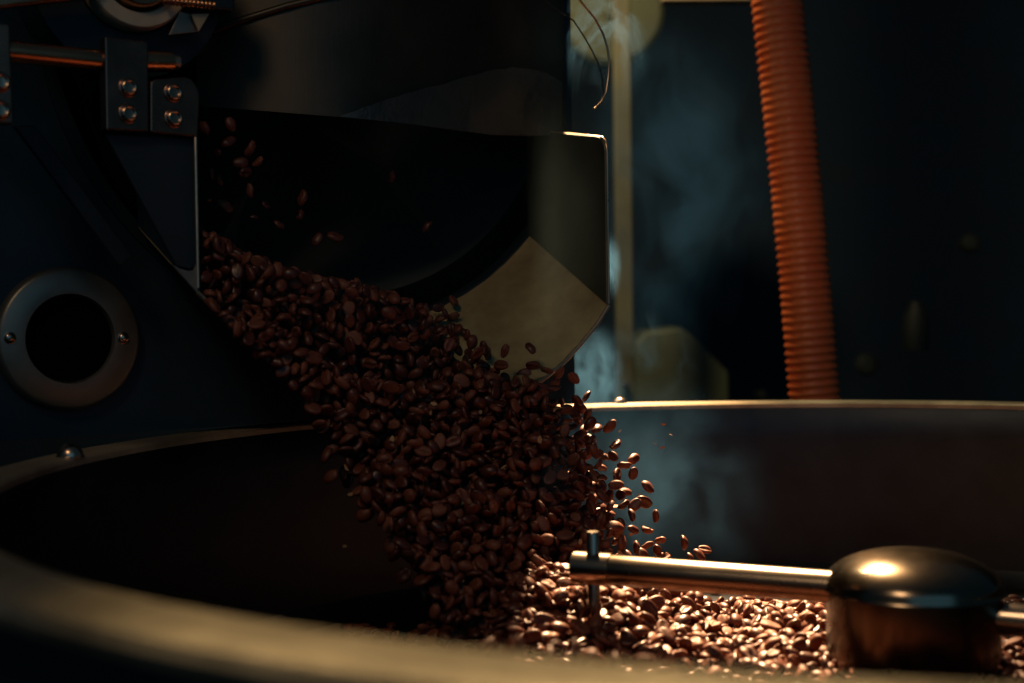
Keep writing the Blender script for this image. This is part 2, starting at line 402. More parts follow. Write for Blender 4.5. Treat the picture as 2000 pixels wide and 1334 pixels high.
rowsS = [[L(u, wd, z) for (u, z) in [sh[0], sh[1], sh[2], sh[3], sh[0]]] for wd in (WB - .0122, WB - .62)]
grid(bm, rowsS)
bm.faces.new([bm.verts.new(L(u, WB - .62, z)) for u, z in sh]); obj("housing", bm, M_PAINT2, ro, smooth=False)
bm = bmesh.new(); cD = L(DC[0], WB, DC[1])
lathe(bm, cD, -ND, [(.199, .014), (.198, .50), (0, .50)], 96); drum = obj("drum", bm, M_DRUM, ro)
bm = bmesh.new(); rows = [[], [], [], []]
for u, z in ins + ins[:1]:
    q = V((u - DC[0], z - DC[1])).normalized() * .008
    for row, (k_, w_) in zip(rows, ((-.1, -.010), (-.1, .0025), (1, .003), (1, .0004))): row.append(L(u + q.x * k_, WB + w_, z + q.y * k_))
grid(bm, rows); obj("drum_collar", bm, M_PAINT2, ro)
for k, ph in enumerate((-1.05, .9, 2.6, 4.2)):
    bm = bmesh.new(); rows = []
    for i in range(9):
        t = ph + i * .13; wd = WB - .03 - i * .045
        rows.append([L(DC[0] + r * math.cos(t), wd, DC[1] + r * math.sin(t)) for r in (.120, .160, .194)])
    grid(bm, rows, ND * .003); v = obj("vane", bm, M_STEEL, ro)
# drum centre shaft
bm = bmesh.new(); tube(bm, [cD - ND * .02, cD - ND * .5], .022, 24); obj("drum_shaft", bm, M_DRUM, ro)

# sight port ring
pc = onp(129, 661, WB); port = bpy.data.objects.new("port_tmp", None)
bm = bmesh.new(); lathe(bm, pc, ND, [(.0280, .0005), (.0280, .008), (.029, .010), (.0435, .010), (.0455, .0085), (.0465, .006), (.0465, .0005)], 80)
ring = obj("port_ring", bm, metal("port_ring_steel", (.27, .27, .22), .42, bump=.06, smudge=.3, metallic=.8), ro)
bm = bmesh.new(); lathe(bm, pc, ND, [(0, .0012), (.0265, .0012), (.0272, .007)], 64); obj("port_bore", bm, M_BORE_SHADE, ro)
for px_ in (19, 241): dome_screw(onp(px_, 660, WB + .0102), ND, .0036, ring, "screw", .6)

# chute
def cheek(u, ztop_f, zbot_f, zt_b, r=.012, bo=0.0):
    pts = [(0, zbot_f), (0, ztop_f - r)] + [(-r + r * math.cos(t), ztop_f - r + r * math.sin(t)) for t in (.4, .8, 1.2, math.pi / 2)] + [(WB + .001, zt_b), (WB + .001, .056 + bo)]
    return [L(u, w_, z) for w_, z in pts[:0] + [(0, zbot_f - .0012)] + pts[1:-1] + [(WB + .001, .0545)]]
bm = bmesh.new(); prism(bm, cheek(.0, .135, .0105, .150), UD * .0022); obj("cheek", bm, M_PAINT, ro, smooth=False, bevel=.0006)
bm = bmesh.new(); prism(bm, cheek(.322, .1235, -.0005, .1375), -UD * .0022); obj("cheek", bm, metal("cheek_steel", (.17, .20, .17), .5, bump=.06), ro, smooth=False, bevel=.0006)
lip = [(.0, .0100), (.014, -.0035), (.028, -.0165), (.042, -.0292), (.062, -.0460), (.085, -.0610), (.112, -.0730), (.145, -.0790), (.180, -.0780), (.212, -.0720), (.240, -.0625), (.260, -.0542), (.279, -.0425), (.296, -.0285), (.310, -.0155), (.3215, -.0017)]
nl = len(lip)
def arc_pt(t):
    a0_, a1_ = math.atan2(.056 - DC[1], 0 - DC[0]), math.atan2(.056 - DC[1], .322 - DC[0])
    th_ = a0_ + (a1_ - a0_) * t; return (DC[0] + DR * math.cos(th_), DC[1] + DR * math.sin(th_))
rows = []
for i in range(nl):
    t = i / (nl - 1); au, az = arc_pt(lip[i][0] / .3215)
    au = lip[i][0] * .322 / .3215; az = DC[1] - math.sqrt(DR ** 2 - (au - DC[0]) ** 2)
    rows.append([L(lip[i][0] * (1 - s) + au * s, WB * s + (.001 if s == 1 else 0), lip[i][1] * (1 - s) + az * s - .005 * math.sin(math.pi * s) * math.sin(math.pi * lip[i][0] / .3215)) for s in [j / 8 for j in range(9)]])
bm = bmesh.new(); grid(bm, rows, V((0, 0, -.0018))); tr = obj("trough", bm, M_TROUGH, ro)
bm = bmesh.new(); tube(bm, [L(u, .0004, z - .0008) for u, z in lip], .0015, 10); obj("lip_edge", bm, M_EDGE, tr)  # bead added so the sheet edge catches a highlight, likewise on the cheeks
bm = bmesh.new(); tube(bm, [L(.0005, .0004, z) for z in (.012, .05, .09, .120)] + [L(.0005, -.004, .131), L(.0005, -.010, .1355)], .0011, 10); obj("edge_bead", bm, M_EDGE, ro)
r = .010; pth = [L(.3215, .0004, z) for z in (-.001, .03, .06, .09, .111)] + [L(.3215, -r + r * math.cos(t), .113 + r * math.sin(t)) for t in (.2, .45, .7, .95, 1.2, 1.5)] + [L(.3215, -.05, .1295), L(.3215, -.09, .136)]
bm = bmesh.new(); tube(bm, pth, .0010, 10); obj("edge_bead", bm, M_EDGE, ro)
# small lighter gusset under the left cheek
bm = bmesh.new(); g = [onp(x, y, .0005) for x, y in ((336, 516), (350, 524), (366, 529), (378, 528), (384, 515), (386, 572))]
prism(bm, g, -ND * .002); obj("gusset", bm, M_STEEL, ro, smooth=False)

# hood over the chute: curved sheet with a dusty inner flap and a thin curled edge
def lowz(px):
    t = [(380, 206), (660, 228), (800, 243), (960, 264), (1040, 266), (1125, 262)]
    for (x0, y0), (x1, y1) in zip(t, t[1:]):
        if px <= x1: return y0 + (y1 - y0) * (px - x0) / (x1 - x0)
    return t[-1][1]
def wh(px): return -.085 + .055 * math.sin(math.pi * min(max((px - 380) / 760, 0), 1))
rows = []
for i in range(31):
    px = 385 + (1104 - 385) * i / 30
    wd = wh(px); u, z = uz(px, lowz(px) - (10 if px > 1090 else 0), wd)
    rows.append([L(u, wd, z + (.36 - z) * j / 6) for j in range(7)])
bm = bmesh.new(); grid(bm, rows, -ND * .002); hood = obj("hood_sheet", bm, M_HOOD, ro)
up = [(664, 229), (700, 214), (740, 200), (800, 181), (860, 166), (920, 147), (960, 136), (1010, 131), (1060, 140), (1095, 158)]
rows = []
for i in range(28):
    px = 664 + (1098 - 664) * i / 27
    for (x0, y0), (x1, y1) in zip(up, up[1:]):
        if px <= x1 + .01 or x1 == 1095: 
            yt = y0 + (y1 - y0) * (px - x0) / (x1 - x0)
            if px <= x1 + .01: break
    yt += random.uniform(-1.5, 1.5)
    wd = wh(px) + .0035; yb = lowz(px) - 1
    rows.append([L(*(lambda q: (q[0], wd, q[1]))(uz(px, yb + (min(yt, yb - 1) - yb) * j / 4, wd))) for j in range(5)])
bm = bmesh.new(); grid(bm, rows, -ND * .0012); obj("dusty_flap", bm, M_FLAP, ro)
# curled copper-coloured edge, a strip 10 mm deep seen edge-on
ed = [(1040, -90), (1090, -50), (1132, 0), (1162, 36), (1178, 66), (1186, 92), (1190, 118), (1188.5, 148), (1184, 180), (1176, 198), (1161, 212)]
inn = [(1000, -70), (1040, -25), (1078, 12), (1120, 40), (1140, 70), (1156, 98), (1168, 122), (1176, 150), (1179, 180), (1174, 200), (1160, 213)]
rows = [[onp(x, y, -.008), onp((x + x2) / 2, (y + y2) / 2, -.0085), onp(x2, y2, -.009)] for (x, y), (x2, y2) in zip(ed, inn)]
e3 = [onp(x, y, -.008) for x, y in ed]
bm = bmesh.new(); tube(bm, e3, .0008, 10); obj("hood_edge", bm, M_EDGE, ro)
i3 = [onp(x, y, -.03) for x, y in inn]
bm = bmesh.new(); tube(bm, i3, .0006, 8); obj("hood_wire", bm, M_PAINT2, ro)
# thin bar added to stand in for a brownish streak across the hood
bm = bmesh.new(); tube(bm, [onp(x, y, wh(x) + .002) for x, y in ((415, 62), (470, 40), (560, 12), (660, -12))], .0025, 16); obj("hood_streak", bm, M_HOOD, ro)

# ---- hinge hardware on the left
def plate(pix, wd, th, mtl, name, bev=.0012):
    bm = bmesh.new(); prism(bm, [onp(x, y, wd) for x, y in pix], -ND * th); return obj(name, bm, mtl, ro, smooth=False, bevel=bev)
def rnd(pix, which, r=8):
    out = []
    n_ = len(pix)
    for i, p in enumerate(pix):
        if i in which:
            a_, b_ = V((*pix[i - 1], 0)), V((*pix[(i + 1) % n_], 0)); p_ = V((*p, 0))
            A, B = p_ + (a_ - p_).normalized() * r, p_ + (b_ - p_).normalized() * r
            for t in (0, .25, .5, .75, 1): q = A * (1 - t) ** 2 + p_ * 2 * t * (1 - t) + B * t * t; out.append((q.x, q.y))
        else: out.append(p)
    return out
b1 = plate(rnd([(204, 70), (290, 81), (291, 258), (207, 254)], (0, 1, 2), 7), .004, .010, M_BRKT, "hinge_bracket")
b2 = plate(rnd([(293, 155), (372, 149), (391, 178), (387, 268), (293, 259)], (0, 1, 2), 14), .002, .010, M_BRKT, "hinge_block")
b3 = plate(rnd([(-60, 40), (20, 46), (27, 243), (-60, 238)], (1, 2), 8), .004, .010, M_BRKT, "hinge_bracket")
for (x, y, pr) in ((250, 171, b1), (250, 222, b1), (338, 181, b2), (339, 231, b2), (0, 160, b3), (0, 215, b3)):
    bm = bmesh.new(); c = onp(x, y, .0042 if pr is not b2 else .0022); lathe(bm, c, ND, [(.0058, 0), (.0058, .0006), (.0054, .0009), (0, .0009)], 28); obj("washer", bm, M_BRKT, pr)
    socket_screw(c + ND * .0009, ND, .0047, pr)
bm = bmesh.new(); tube(bm, [onp(-60, 95, -.004), onp(22, 101, -.004), onp(200, 119, -.004), onp(334, 121, -.006)], .0063, 28); obj("hinge_rod", bm, M_COPPER, ro)
bm = bmesh.new(); tube(bm, [onp(334, 121, -.006), onp(349, 122, -.006)], .0042, 20); obj("rod_tip", bm, M_STEEL, ro)
# left flange panel of the chute and its brace
plate([(207, 262), (300, 266), (384, 272), (382, 516), (372, 526), (345, 519)], -.004, .003, M_PAINT2, "side_panel", .0006)
plate([(28, 245), (70, 245), (260, 500), (235, 520)], -.05, .006, M_PAINT2, "brace", .001)
# bearing housing and details at the top left
bc = onp(269, -51, -.01)
bm = bmesh.new(); lathe(bm, bc, ND, [(.033, -.012), (.033, 0), (.0315, .002), (.0235, .002), (.0225, .0), (.0225, -.006)], 72); bh = obj("bearing_ring", bm, metal("bearing_steel", (.62, .54, .38), .55, metallic=.5), ro)
bm = bmesh.new(); lathe(bm, bc, ND, [(.0205, -.004), (.0205, .006), (.019, .008), (.0165, .008), (.0155, .005), (0, .005)], 64); obj("bearing_cap", bm, M_COPPER, ro)
bm = bmesh.new(); lathe(bm, bc, ND, [(.060, -.05), (.060, -.014), (.034, -.0125)], 64); obj("bearing_housing", bm, M_PAINT2, ro)
s0, s1 = onp(318, 1, .0), onp(420, 11, .0)
bm = bmesh.new(); tube(bm, [s0, s1], .0014, 12); rod = obj("threaded_rod", bm, M_COPPER, ro)
bd = bmesh.new(); lathe(bd, (0, 0, -CZ), (s1 - s0), [(0, -.0013), (.0022, -.0009), (.0029, 0), (.0022, .0009), (0, .0013)], 14); tb = obj("thread_ring", bd, M_COPPER, None)
for i in range(13):
    o = tb if i == 0 else tb.copy()
    if i: C.objects.link(o)
    o.parent = rod; o.location = s0.lerp(s1, (i + .5) / 13) + CAM; o.matrix_parent_inverse = Matrix.Identity(4)
plate([(374, 27), (410, 26), (389, 61)], -.004, .002, metal("facet_steel", (.50, .44, .28), .6, metallic=.4), "gusset", .0004)
plate([(352, 22), (372, 27), (388, 62), (330, 68)], -.008, .002, M_STEEL, "gusset", .0004)
plate([(-40, -30), (205, -30), (185, -5), (30, 12), (-40, 22)], -.002, .01, M_COPPER, "top_rail", .002)
bm = bmesh.new(); box(bm, onp(395, -25, -.02), UD, ZD, ND, .035, .03, .02); obj("cap_block", bm, M_PAINT2, ro, bevel=.002)

#BEANS
# ------------------------------------------------------------------ coffee beans
def bean_arrays(nx, ny):
    """one bean, long axis x, flat creased side down (-z); unit length 1"""
    xs = [-math.cos(math.pi * (i + 1) / (nx + 1)) for i in range(nx)]
    angs = [2 * math.pi * j / ny for j in range(ny)]
    vs = [(-.5, 0, -.01)]
    for x in xs:
        r = math.sqrt(max(0, 1 - x * x)) ** .92
        for t in angs:
            y, z = math.sin(t) * .36 * r, math.cos(t)
            zz = z * .27 * r if z > 0 else z * .17 * r * min(1, 1.0)
            if z < -.93: zz += (.13 if z < -.99 else .035) * r                      # the crease
            if z < -.2: y *= 1.04
            vs.append((x * .5, y + .03 * math.sin(x * 3) * (z < -.9), zz))
    vs.append((.5, 0, -.01))
    fs = []
    for j in range(ny): fs.append((0, 1 + (j + 1) % ny, 1 + j))
    for i in range(nx - 1):
        for j in range(ny):
            a_, b_ = 1 + i * ny + j, 1 + i * ny + (j + 1) % ny
            fs.append((a_, b_, b_ + ny, a_ + ny))
    e_ = len(vs) - 1; s_ = 1 + (nx - 1) * ny
    for j in range(ny): fs.append((s_ + j, s_ + (j + 1) % ny, e_))
    return np.array(vs), fs
BV, BF = bean_arrays(9, 18)
LV, LF = bean_arrays(5, 10)
bean_meshes = []
for k, (l_, w_, h_) in enumerate(((.0119, 1.0, 1.0), (.0130, .93, .92), (.0108, 1.08, 1.05), (.0124, 1.0, 1.12), (.0113, .9, .95))):
    me = bpy.data.meshes.new("coffee_bean"); v = BV * l_ * np.array([1, w_, h_])
    v = v + .0003 * np.sin(v[:, [1, 2, 0]] * (600 + 90 * k) + k)
    me.from_pydata([tuple(x) for x in v], [], BF); me.materials.append(M_BEAN)
    for p in me.polygons: p.use_smooth = True
    bean_meshes.append(me)

def rand_rot():
    q = rng.normal(size=4); q /= np.linalg.norm(q)
    from mathutils import Quaternion
    return Quaternion(q).to_matrix()
def flat_rot(tilt, flip=.5):
    from mathutils import Euler
    return (Matrix.Rotation(random.uniform(0, 6.283), 3, 'Z') @ Euler((random.gauss(0, tilt) + (math.pi if random.random() < flip else 0), random.gauss(0, tilt * .7), 0)).to_matrix())

def project(P):
    k = FPX / P.dot(FW); return 1000 + k * P.dot(RT), 667 - k * P.dot(UP)

beans = []      # dict(P, R, s, cls)
# --- beans flying on their own, read off the photo: (x, y, cls)
lit = [(1148, 811), (1152, 827), (1191, 833), (1201, 868), (1154, 860), (1134, 859), (1162, 882), (1197, 891), (1237, 896), (1219, 908), (1168, 906), (1137, 911), (1206, 927), (1237, 925), (1176, 934), (1203, 948), (1265, 951), (1135, 951), (1155, 953), (1212, 967), (1218, 985), (1240, 986), (1257, 981), (1280, 1008), (1155, 991), (1233, 1006), (1200, 1030), (1237, 1034), (1264, 1034), (1189, 1042), (1290, 1056), (1335, 1060), (1264, 1064), (1242, 1069), (1284, 1075), (1377, 1073), (1366, 1084), (1254, 1084), (1296, 1088), (1347, 1090), (1107, 1072), (1123, 1066)]
_r = random.Random(11)
for _k in range(34):
    _y = 880 + 205 * _r.random() ** .8; _x = 1128 + (_y - 860) * .62 * _r.random() + _r.random() * 22
    if all((_x - a_) ** 2 + (_y - b_) ** 2 > 380 for a_, b_ in lit): lit.append((_x, _y))
bounce = [(992, 1272), (1072, 1280), (1088, 1268), (1018, 1262), (1205, 1292), (1150, 1286), (1120, 1276), (1260, 1290), (950, 1262)]
dark = [(881, 645), (911, 654), (922, 668), (986, 685), (1036, 681), (1041, 714), (878, 673), (932, 691), (1068, 722), (1091, 728), (1121, 738), (1058, 757), (1079, 757), (1128, 782), (1107, 800)]
drumb = [(446, 277), (487, 290), (470, 318), (503, 316), (480, 337), (489, 372), (765, 343), (835, 443), (590, 386), (450, 243), (415, 340), (424, 300), (400, 250), (430, 352), (520, 400), (497, 425), (545, 440), (620, 468), (655, 462), (404, 392), (440, 402), (585, 420)]
stray = [(843, 1108), (785, 1064), (612, 1222), (748, 1022), (1050, 1100)]
flyers = []
def wline(py): return -.02 + .125 * (py - 690) / 450
for i, (x, y) in enumerate(lit): flyers.append((onp(x, y, wline(y) + .02), 'lit', i))
for i, (x, y) in enumerate(dark): flyers.append((onp(x, y, wline(y) + .022), 'dark', i))
for i, (x, y) in enumerate(drumb): flyers.append((onp(x, y, -.11 - .05 * (i % 3) if y < 380 and x > 560 else (-.075 if x > 560 else -.05)), 'drum', i))
for i, (x, y) in enumerate(bounce): flyers.append((aty(x, y, .60 + .02 * (i % 3)), 'bounce', i))
for i, (x, y) in enumerate(stray[:2]): flyers.append((onp(x, y, wline(y) + .03), 'stray', i))

# --- the dense stream: upper and lower outlines in the chute's own plane, thickness in depth
upper = [(386, 452), (430, 470), (480, 500), (560, 532), (640, 545), (720, 560), (800, 592), (842, 628), (885, 674), (945, 706), (1005, 732), (1050, 757), (1090, 790), (1125, 830), (1145, 880), (1160, 940), (1185, 1010), (1200, 1075), (1190, 1140)]
lower = [(386, 560), (420, 600), (460, 645), (505, 690), (550, 730), (590, 780), (630, 840), (650, 880), (685, 940), (720, 990), (760, 1040), (800, 1090), (830, 1140), (850, 1190), (860, 1200), (870, 1210), (880, 1215), (890, 1220), (900, 1225)]
def outline(t):
    s = t * (len(upper) - 1); i = min(int(s), len(upper) - 2); f = s - i
    a_ = V(upper[i]).lerp(V(upper[i + 1]), f); b_ = V(lower[i]).lerp(V(lower[i + 1]), f); return a_, b_
cell = {}
def free(P, md):
    k = (int(P.x / md), int(P.y / md), int(P.z / md))
    for a_ in (-1, 0, 1):
        for b_ in (-1, 0, 1):
            for c_ in (-1, 0, 1):
                for Q in cell.get((k[0] + a_, k[1] + b_, k[2] + c_), ()):
                    if (Q - P).length < md: return False
    cell.setdefault(k, []).append(P); return True
MD = .0065
for P, c, i in flyers: free(P, MD)
from_lip = lambda u: np.interp(u, [q[0] for q in lip], [q[1] for q in lip])
lipx = [project(L(u, 0, z)) for u, z in lip]
ylip = lambda x: np.interp(x, [q[0] for q in lipx], [q[1] for q in lipx])
ns = 0; tries = 0
while ns < 3100 and tries < 90000:
    tries += 1
    t = random.random(); a_, b_ = outline(t)
    e = random.random(); e = .5 + (e - .5) * 1.0
    thin = max(0, (t - .62)) / .38
    # looser and ragged towards both free edges lower down
    if t > .35:
        edge = min(e, 1 - e)
        if random.random() > min(1, .14 + edge * (4.5 - 2.8 * thin)): continue
        if e > .5 and random.random() < thin * .55 * (e - .5) * 2 + (t > .5) * .30 * (e - .5) * 2: continue
        e += random.gauss(0, .045 * (1 + thin))
    q = a_.lerp(b_, e)
    inside = t < .46 and q.y < ylip(q.x) - 6
    if inside:
        # bed of beans lying on the trough: centred depth, piled on the sheet
        wd = random.uniform(-.085, -.004)
        P = onp(q.x, q.y, wd); uu = (P - A0).dot(UD)
        if uu < .006: continue
        s_ = -wd / .10
        au = min(max(uu, 0), .32); zb = from_lip(au) * (1 - s_) + (DC[1] - math.sqrt(DR ** 2 - (au - DC[0]) ** 2)) * s_
        if P.z < zb + .003: 
            P.z = zb + .003 + random.random() * .01
            if (P - A0).dot(UD) < .008: continue
    else:
        wd = wline(q.y) + random.uniform(-.032, .026) * (1 - .3 * thin)
        if t < .46: wd = random.uniform(.004, .03)
        P = onp(q.x, q.y, wd)
    if inside and q.x > 500 and q.y > ylip(q.x) - 70 and random.random() < .45: P = onp(q.x, q.y, random.uniform(.0, .03))
    if P.z < ZF + .05 : continue
    if not free(P, MD): continue
    beans.append(dict(P=P, R=rand_rot(), cls='stream', px=q)); ns += 1

# --- the heap on the tray
def heap(x, y):
    d1 = math.hypot(x - .004, (y - .86) * .85); cone = .050 * max(0, 1 - d1 / .125) ** 1.1
    d2 = math.hypot((x - .15) / .9, (y - .76) / 1.15)
    base = .036 * (1 / (1 + math.exp((d2 - .185) / .022)))
    d3 = math.hypot(x - .30, y - .72); base2 = .030 / (1 + math.exp((d3 - .14) / .02))
    return max(base, base2 * .95) + cone + .004 * math.sin(x * 47) * math.sin(y * 39 + 1)
sp = .0082
for layer in range(3):
    xs = np.arange(-.22, .47, sp); ys = np.arange(.46, 1.12, sp)
    for ix, x0 in enumerate(xs):
        for y0 in ys:
            x = x0 + random.uniform(-.38, .38) * sp; y = y0 + (ix % 2) * sp / 2 + random.uniform(-.38, .38) * sp
            if math.hypot(x - TC.x, y - TC.y) > TR - .02: continue
            if math.hypot(x - HB.x, y - HB.y) < .036: continue
            h = heap(x, y)
            if h < .0045:
                if layer or h < .0012 or random.random() > h / .0045 * .8: continue
                P = V((x, y, ZF + .0028)); R = flat_rot(.12, .5)
            else:
                if layer == 1 and random.random() > .80: continue
                if layer == 2 and random.random() > .30: continue
                if layer == 0 and h < .006: P = V((x, y, ZF + .003))
                else: P = V((x, y, ZF + h + (layer - 1) * .0040 + random.uniform(-.0014, .0018)))
                R = flat_rot(.38 + .22 * layer, .45)
            px, py = project(P)
            if px > 2120 or px < 380 or py > 1420: continue
            beans.append(dict(P=P, R=R, cls='heap', layer=layer, px=V((px, py))))
# --- choose the 300 that show largest
picked = [(P, c, i, rand_rot()) for P, c, i in flyers]
rest = 300 - len(picked)
st_ = [b for b in beans if b['cls'] == 'stream']; hp = [b for b in beans if b['cls'] == 'heap']
def score_s(b): return b['P'].y - .00012 * 0 
# front-most bean of every 26-pixel cell of the stream, then of the lit heap
def front(lst, cellpx, lim):
    best = {}
    for b in lst:
        k = (int(b['px'].x // cellpx), int(b['px'].y // (cellpx * .8)))
        if k not in best or b['P'].y < best[k]['P'].y: best[k] = b
    out = sorted(best.values(), key=lambda b: b['P'].y); random.Random(3).shuffle(out); return out[:lim]
fs_ = front(st_, 38, int(rest * .58))
vis = [b for b in hp if 980 < b['px'].x < 1650 and 1130 < b['px'].y < 1300 and b['layer'] == 2]
fh_ = front(vis, 24, rest - len(fs_))
chosen = set(id(b) for b in fs_ + fh_)
unique_lit = {
 2: "bright lit bean, highest one flying clear right of the stream, just under the rim",
 3: "lit bean seen side-on, second highest of those flying clear of the stream",
 0: "upper bean of the lit pair touching the stream's edge just below the rim",
 1: "lower bean of the lit pair touching the stream's edge just below the rim",
 8: "upright bean with a lit tip, outermost one level with the stream's waist",
 16: "tilted lit bean flying alone in the smoke, above the widest cluster",
 23: "lit bean lying level in the smoke, farthest out of the middle cluster",
 19: "broad lit bean lying level in the middle of the falling cluster",
 11: "brightest elongated lit bean at the stream's right edge",
 31: "small lit bean falling alone farthest from the stream, above the steel arm",
 35: "outermost tiny lit bean, thin and tilted, just above the steel arm",
 36: "tiny dim bean next to the outermost one above the steel arm",
 39: "dim bean almost touching the steel arm, below the lone falling one",
 40: "bright bean beside the tip of the steel arm, nearer the dark stream",
 41: "bright bean between the arm's tip and its upright pin",
 30: "lit upright bean just above the arm, right of the falling cluster",
 22: "right-hand bean of the lit pair at the bottom of the middle cluster",
 21: "left-hand bean of the lit pair at the bottom of the middle cluster",
 28: "round-backed lit bean below the one farthest out in the smoke",
}
unique_dark = {
 4: "nearly black round bean hovering over the tan chute panel",
 3: "round bean with a visible crease, resting against the tan chute panel",
 5: "round brown bean below the black one on the chute panel",
 0: "small tilted bean alone at the upper left of the tan chute panel",
 1: "thin dark bean standing upright on the edge of the stream",
 8: "narrow bean crossing the bright lip at the chute's right",
 9: "flat bean just outside the bright chute lip",
 10: "dim bean flying farthest right below the chute lip",
}
unique_drum = {6: "single faint bean high in the middle of the open drum", 7: "single faint bean low in the middle of the open drum",
 0: "highest clearly seen bean falling at the drum's left side", 8: "faint bean between the falling cluster and the drum's middle"}
def region_stream(px):
    x, y = px.x, px.y
    if y < 640 and x < 470: return "against the chute's left edge"
    if y < 640 and x < 660: return "in the stream's upper left"
    if y < 665 and x < 900: return "on the stream's top edge"
    if x > 880 and y < 760: return "before the tan chute panel"
    if y < 760: return "leaving the chute" + (" at the lip's left end" if x < 600 else ", left half" if x < 750 else ", right half")
    side = "stream's left edge" if x < 720 + (y - 800) * .35 else "middle of the stream" if x < 930 + (y - 800) * .2 else "stream's right side"
    if y < 860: return "just below the chute, " + side
    if y < 960: return "halfway down, " + side
    if y < 1060: return "low in the fall, " + side
    return "landing, " + side
def region_heap(px):
    x, y = px.x, px.y
    a_ = "on the heap's crest" if x < 1150 else "on the heap past the pin" if x < 1320 else "on the heap below the arm" if x < 1480 else "on the heap beside the hub"
    return a_ + (", far row" if y < 1195 else ", middle row" if y < 1250 else ", near row")
def look(R):
    n_ = R @ V((0, 0, -1)); ax = R @ V((1, 0, 0)); f_ = n_.dot(-FW)
    side = "creased" if f_ > .45 else "round-backed" if f_ < -.45 else "edge-on"
    a_, b_ = ax.dot(RT), ax.dot(UP)
    if abs(ax.dot(FW)) > .85: o_ = "end-on"
    else:
        t = math.degrees(math.atan2(b_, a_)) % 180
        o_ = "level" if t < 25 or t > 155 else "upright" if 65 < t < 115 else "right-leaning" if t < 90 else "left-leaning"
    return o_ + " " + side if not (o_ == "end-on" and side == "edge-on") else "end-on"
todo = []
for P, c, i, R in picked:
    px = V(project(P))
    if c == 'lit': todo.append([P, R, px, unique_lit.get(i), "bright-topped bean", "in the " + ("upper" if px.y < 930 else "middle" if px.y < 1010 else "lower") + " falling cluster right of the stream", "lit beans falling at the stream's right edge"])
    elif c == 'dark': todo.append([P, R, px, unique_dark.get(i), "dim bean", "clear of the stream's upper edge", "loose beans along the stream's upper edge"])
    elif c == 'drum': todo.append([P, R, px, unique_drum.get(i), "faint bean", "falling in the open drum, " + ("by the chute's left edge" if px.x < 460 else "left of its middle"), "beans falling inside the drum"])
    elif c == 'bounce': todo.append([P, R, px, None, "blurred bean", "bouncing just behind the near rim", "beans bouncing behind the near rim"])
    else: todo.append([P, R, px, ("reddish bean alone low at the stream's left edge", "dim bean alone at the stream's left edge, above the reddish one")[i], "", "", "stray beans left of the stream"])
for b in fs_: todo.append([b['P'], b['R'], b['px'], None, "bean", region_stream(b['px']), "beans pouring down in the stream"])
for b in fh_: todo.append([b['P'], b['R'], b['px'], None, "glossy bean", region_heap(b['px']), "beans on top of the heap"])
seen = {}
for q in todo:
    if q[3] is None: seen.setdefault((look(q[1]), q[4], q[5]), []).append(q)
for (lk, noun, where), qs in seen.items():
    qs.sort(key=lambda q: q[2].y)
    for k, q in enumerate(qs):
        rk = ("highest", "second highest", "third", "third lowest", "second lowest", "lowest"); which = "" if len(qs) == 1 else (rk[k] if k < 3 and k < len(qs) / 2 else rk[max(3, 6 - len(qs) + k)]) if 4 <= len(qs) <= 6 else ""  if False else (("higher of two", "lower of two") if len(qs) == 2 else ("highest of three", "middle of three", "lowest of three") if len(qs) == 3 else ("highest",) + ("between the others",) * (len(qs) - 2) + ("lowest",))[k]
        q[3] = lk + " " + noun + " " + where + (", " + which if which else "")
for P, R, px, lab, _n, _w, g_ in todo:
    if len(lab.replace('-', ' ').split()) > 16: lab = lab.replace(' of two', '').replace(' of three', '')
    if len(lab.replace('-', ' ').split()) > 16: lab = lab.replace(' glossy', '').replace(' of the stream', '').replace('bright-topped ', '').replace("falling in the open drum, ", 'in the drum ')
    if len(lab.split()) > 14: print('LONG', lab)
    me = random.choice(bean_meshes)
    o = bpy.data.objects.new("coffee_bean", me); C.objects.link(o)
    M_ = R.to_4x4(); M_.translation = P + CAM; o.matrix_world = M_ @ Matrix.Scale(random.uniform(.78, 1.04), 4)
    tag(o, lab, "coffee bean", g_)
# --- everything else as one mass, with the bed that carries it
allv, allf, off = [], [], 0
nv = len(LV)
LFa = LF
for b in beans:
    if id(b) in chosen: continue
    s = random.choice((random.uniform(.0096, .0120), random.uniform(.0086, .0128)))
    sc = np.array([s, s * random.uniform(.92, 1.1), s * random.uniform(.9, 1.15)])
    v = (LV * sc) @ np.array(b['R'].transposed()) + np.array(b['P'] + CAM)
    allv.append(v); allf.extend([tuple(i + off for i in f) for f in LFa]); off += nv
# bed surface under the heap
G = 70; xs = np.linspace(-.16, .46, G); ys = np.linspace(.48, 1.08, G); gv = []; okc = {}
for i, x in enumerate(xs):
    for j, y in enumerate(ys):
        gv.append((x, y, ZF + max(-.003, heap(x, y) - .0065) + CZ))
        okc[i, j] = heap(x, y) > .008 and math.hypot(x - TC.x, y - TC.y) < TR - .02
allv.append(np.array(gv))
for i in range(G - 1):
    for j in range(G - 1):
        if okc[i, j] or okc[i + 1, j] or okc[i, j + 1] or okc[i + 1, j + 1]: allf.append((off + i * G + j, off + (i + 1) * G + j, off + (i + 1) * G + j + 1, off + i * G + j + 1))
me = bpy.data.meshes.new("coffee_beans"); me.from_pydata(np.concatenate(allv).tolist(), [], allf); me.materials.append(M_BEAN)
me.polygons.foreach_set('use_smooth', [True] * len(me.polygons))
o = bpy.data.objects.new("coffee_beans", me); C.objects.link(o)
tag(o, "mass of dark roasted beans pouring from the chute and heaped on the tray", "coffee beans", None, 'stuff')
print("beans", len(beans), "tris", sum(len(p.vertices) - 2 for p in me.polygons))

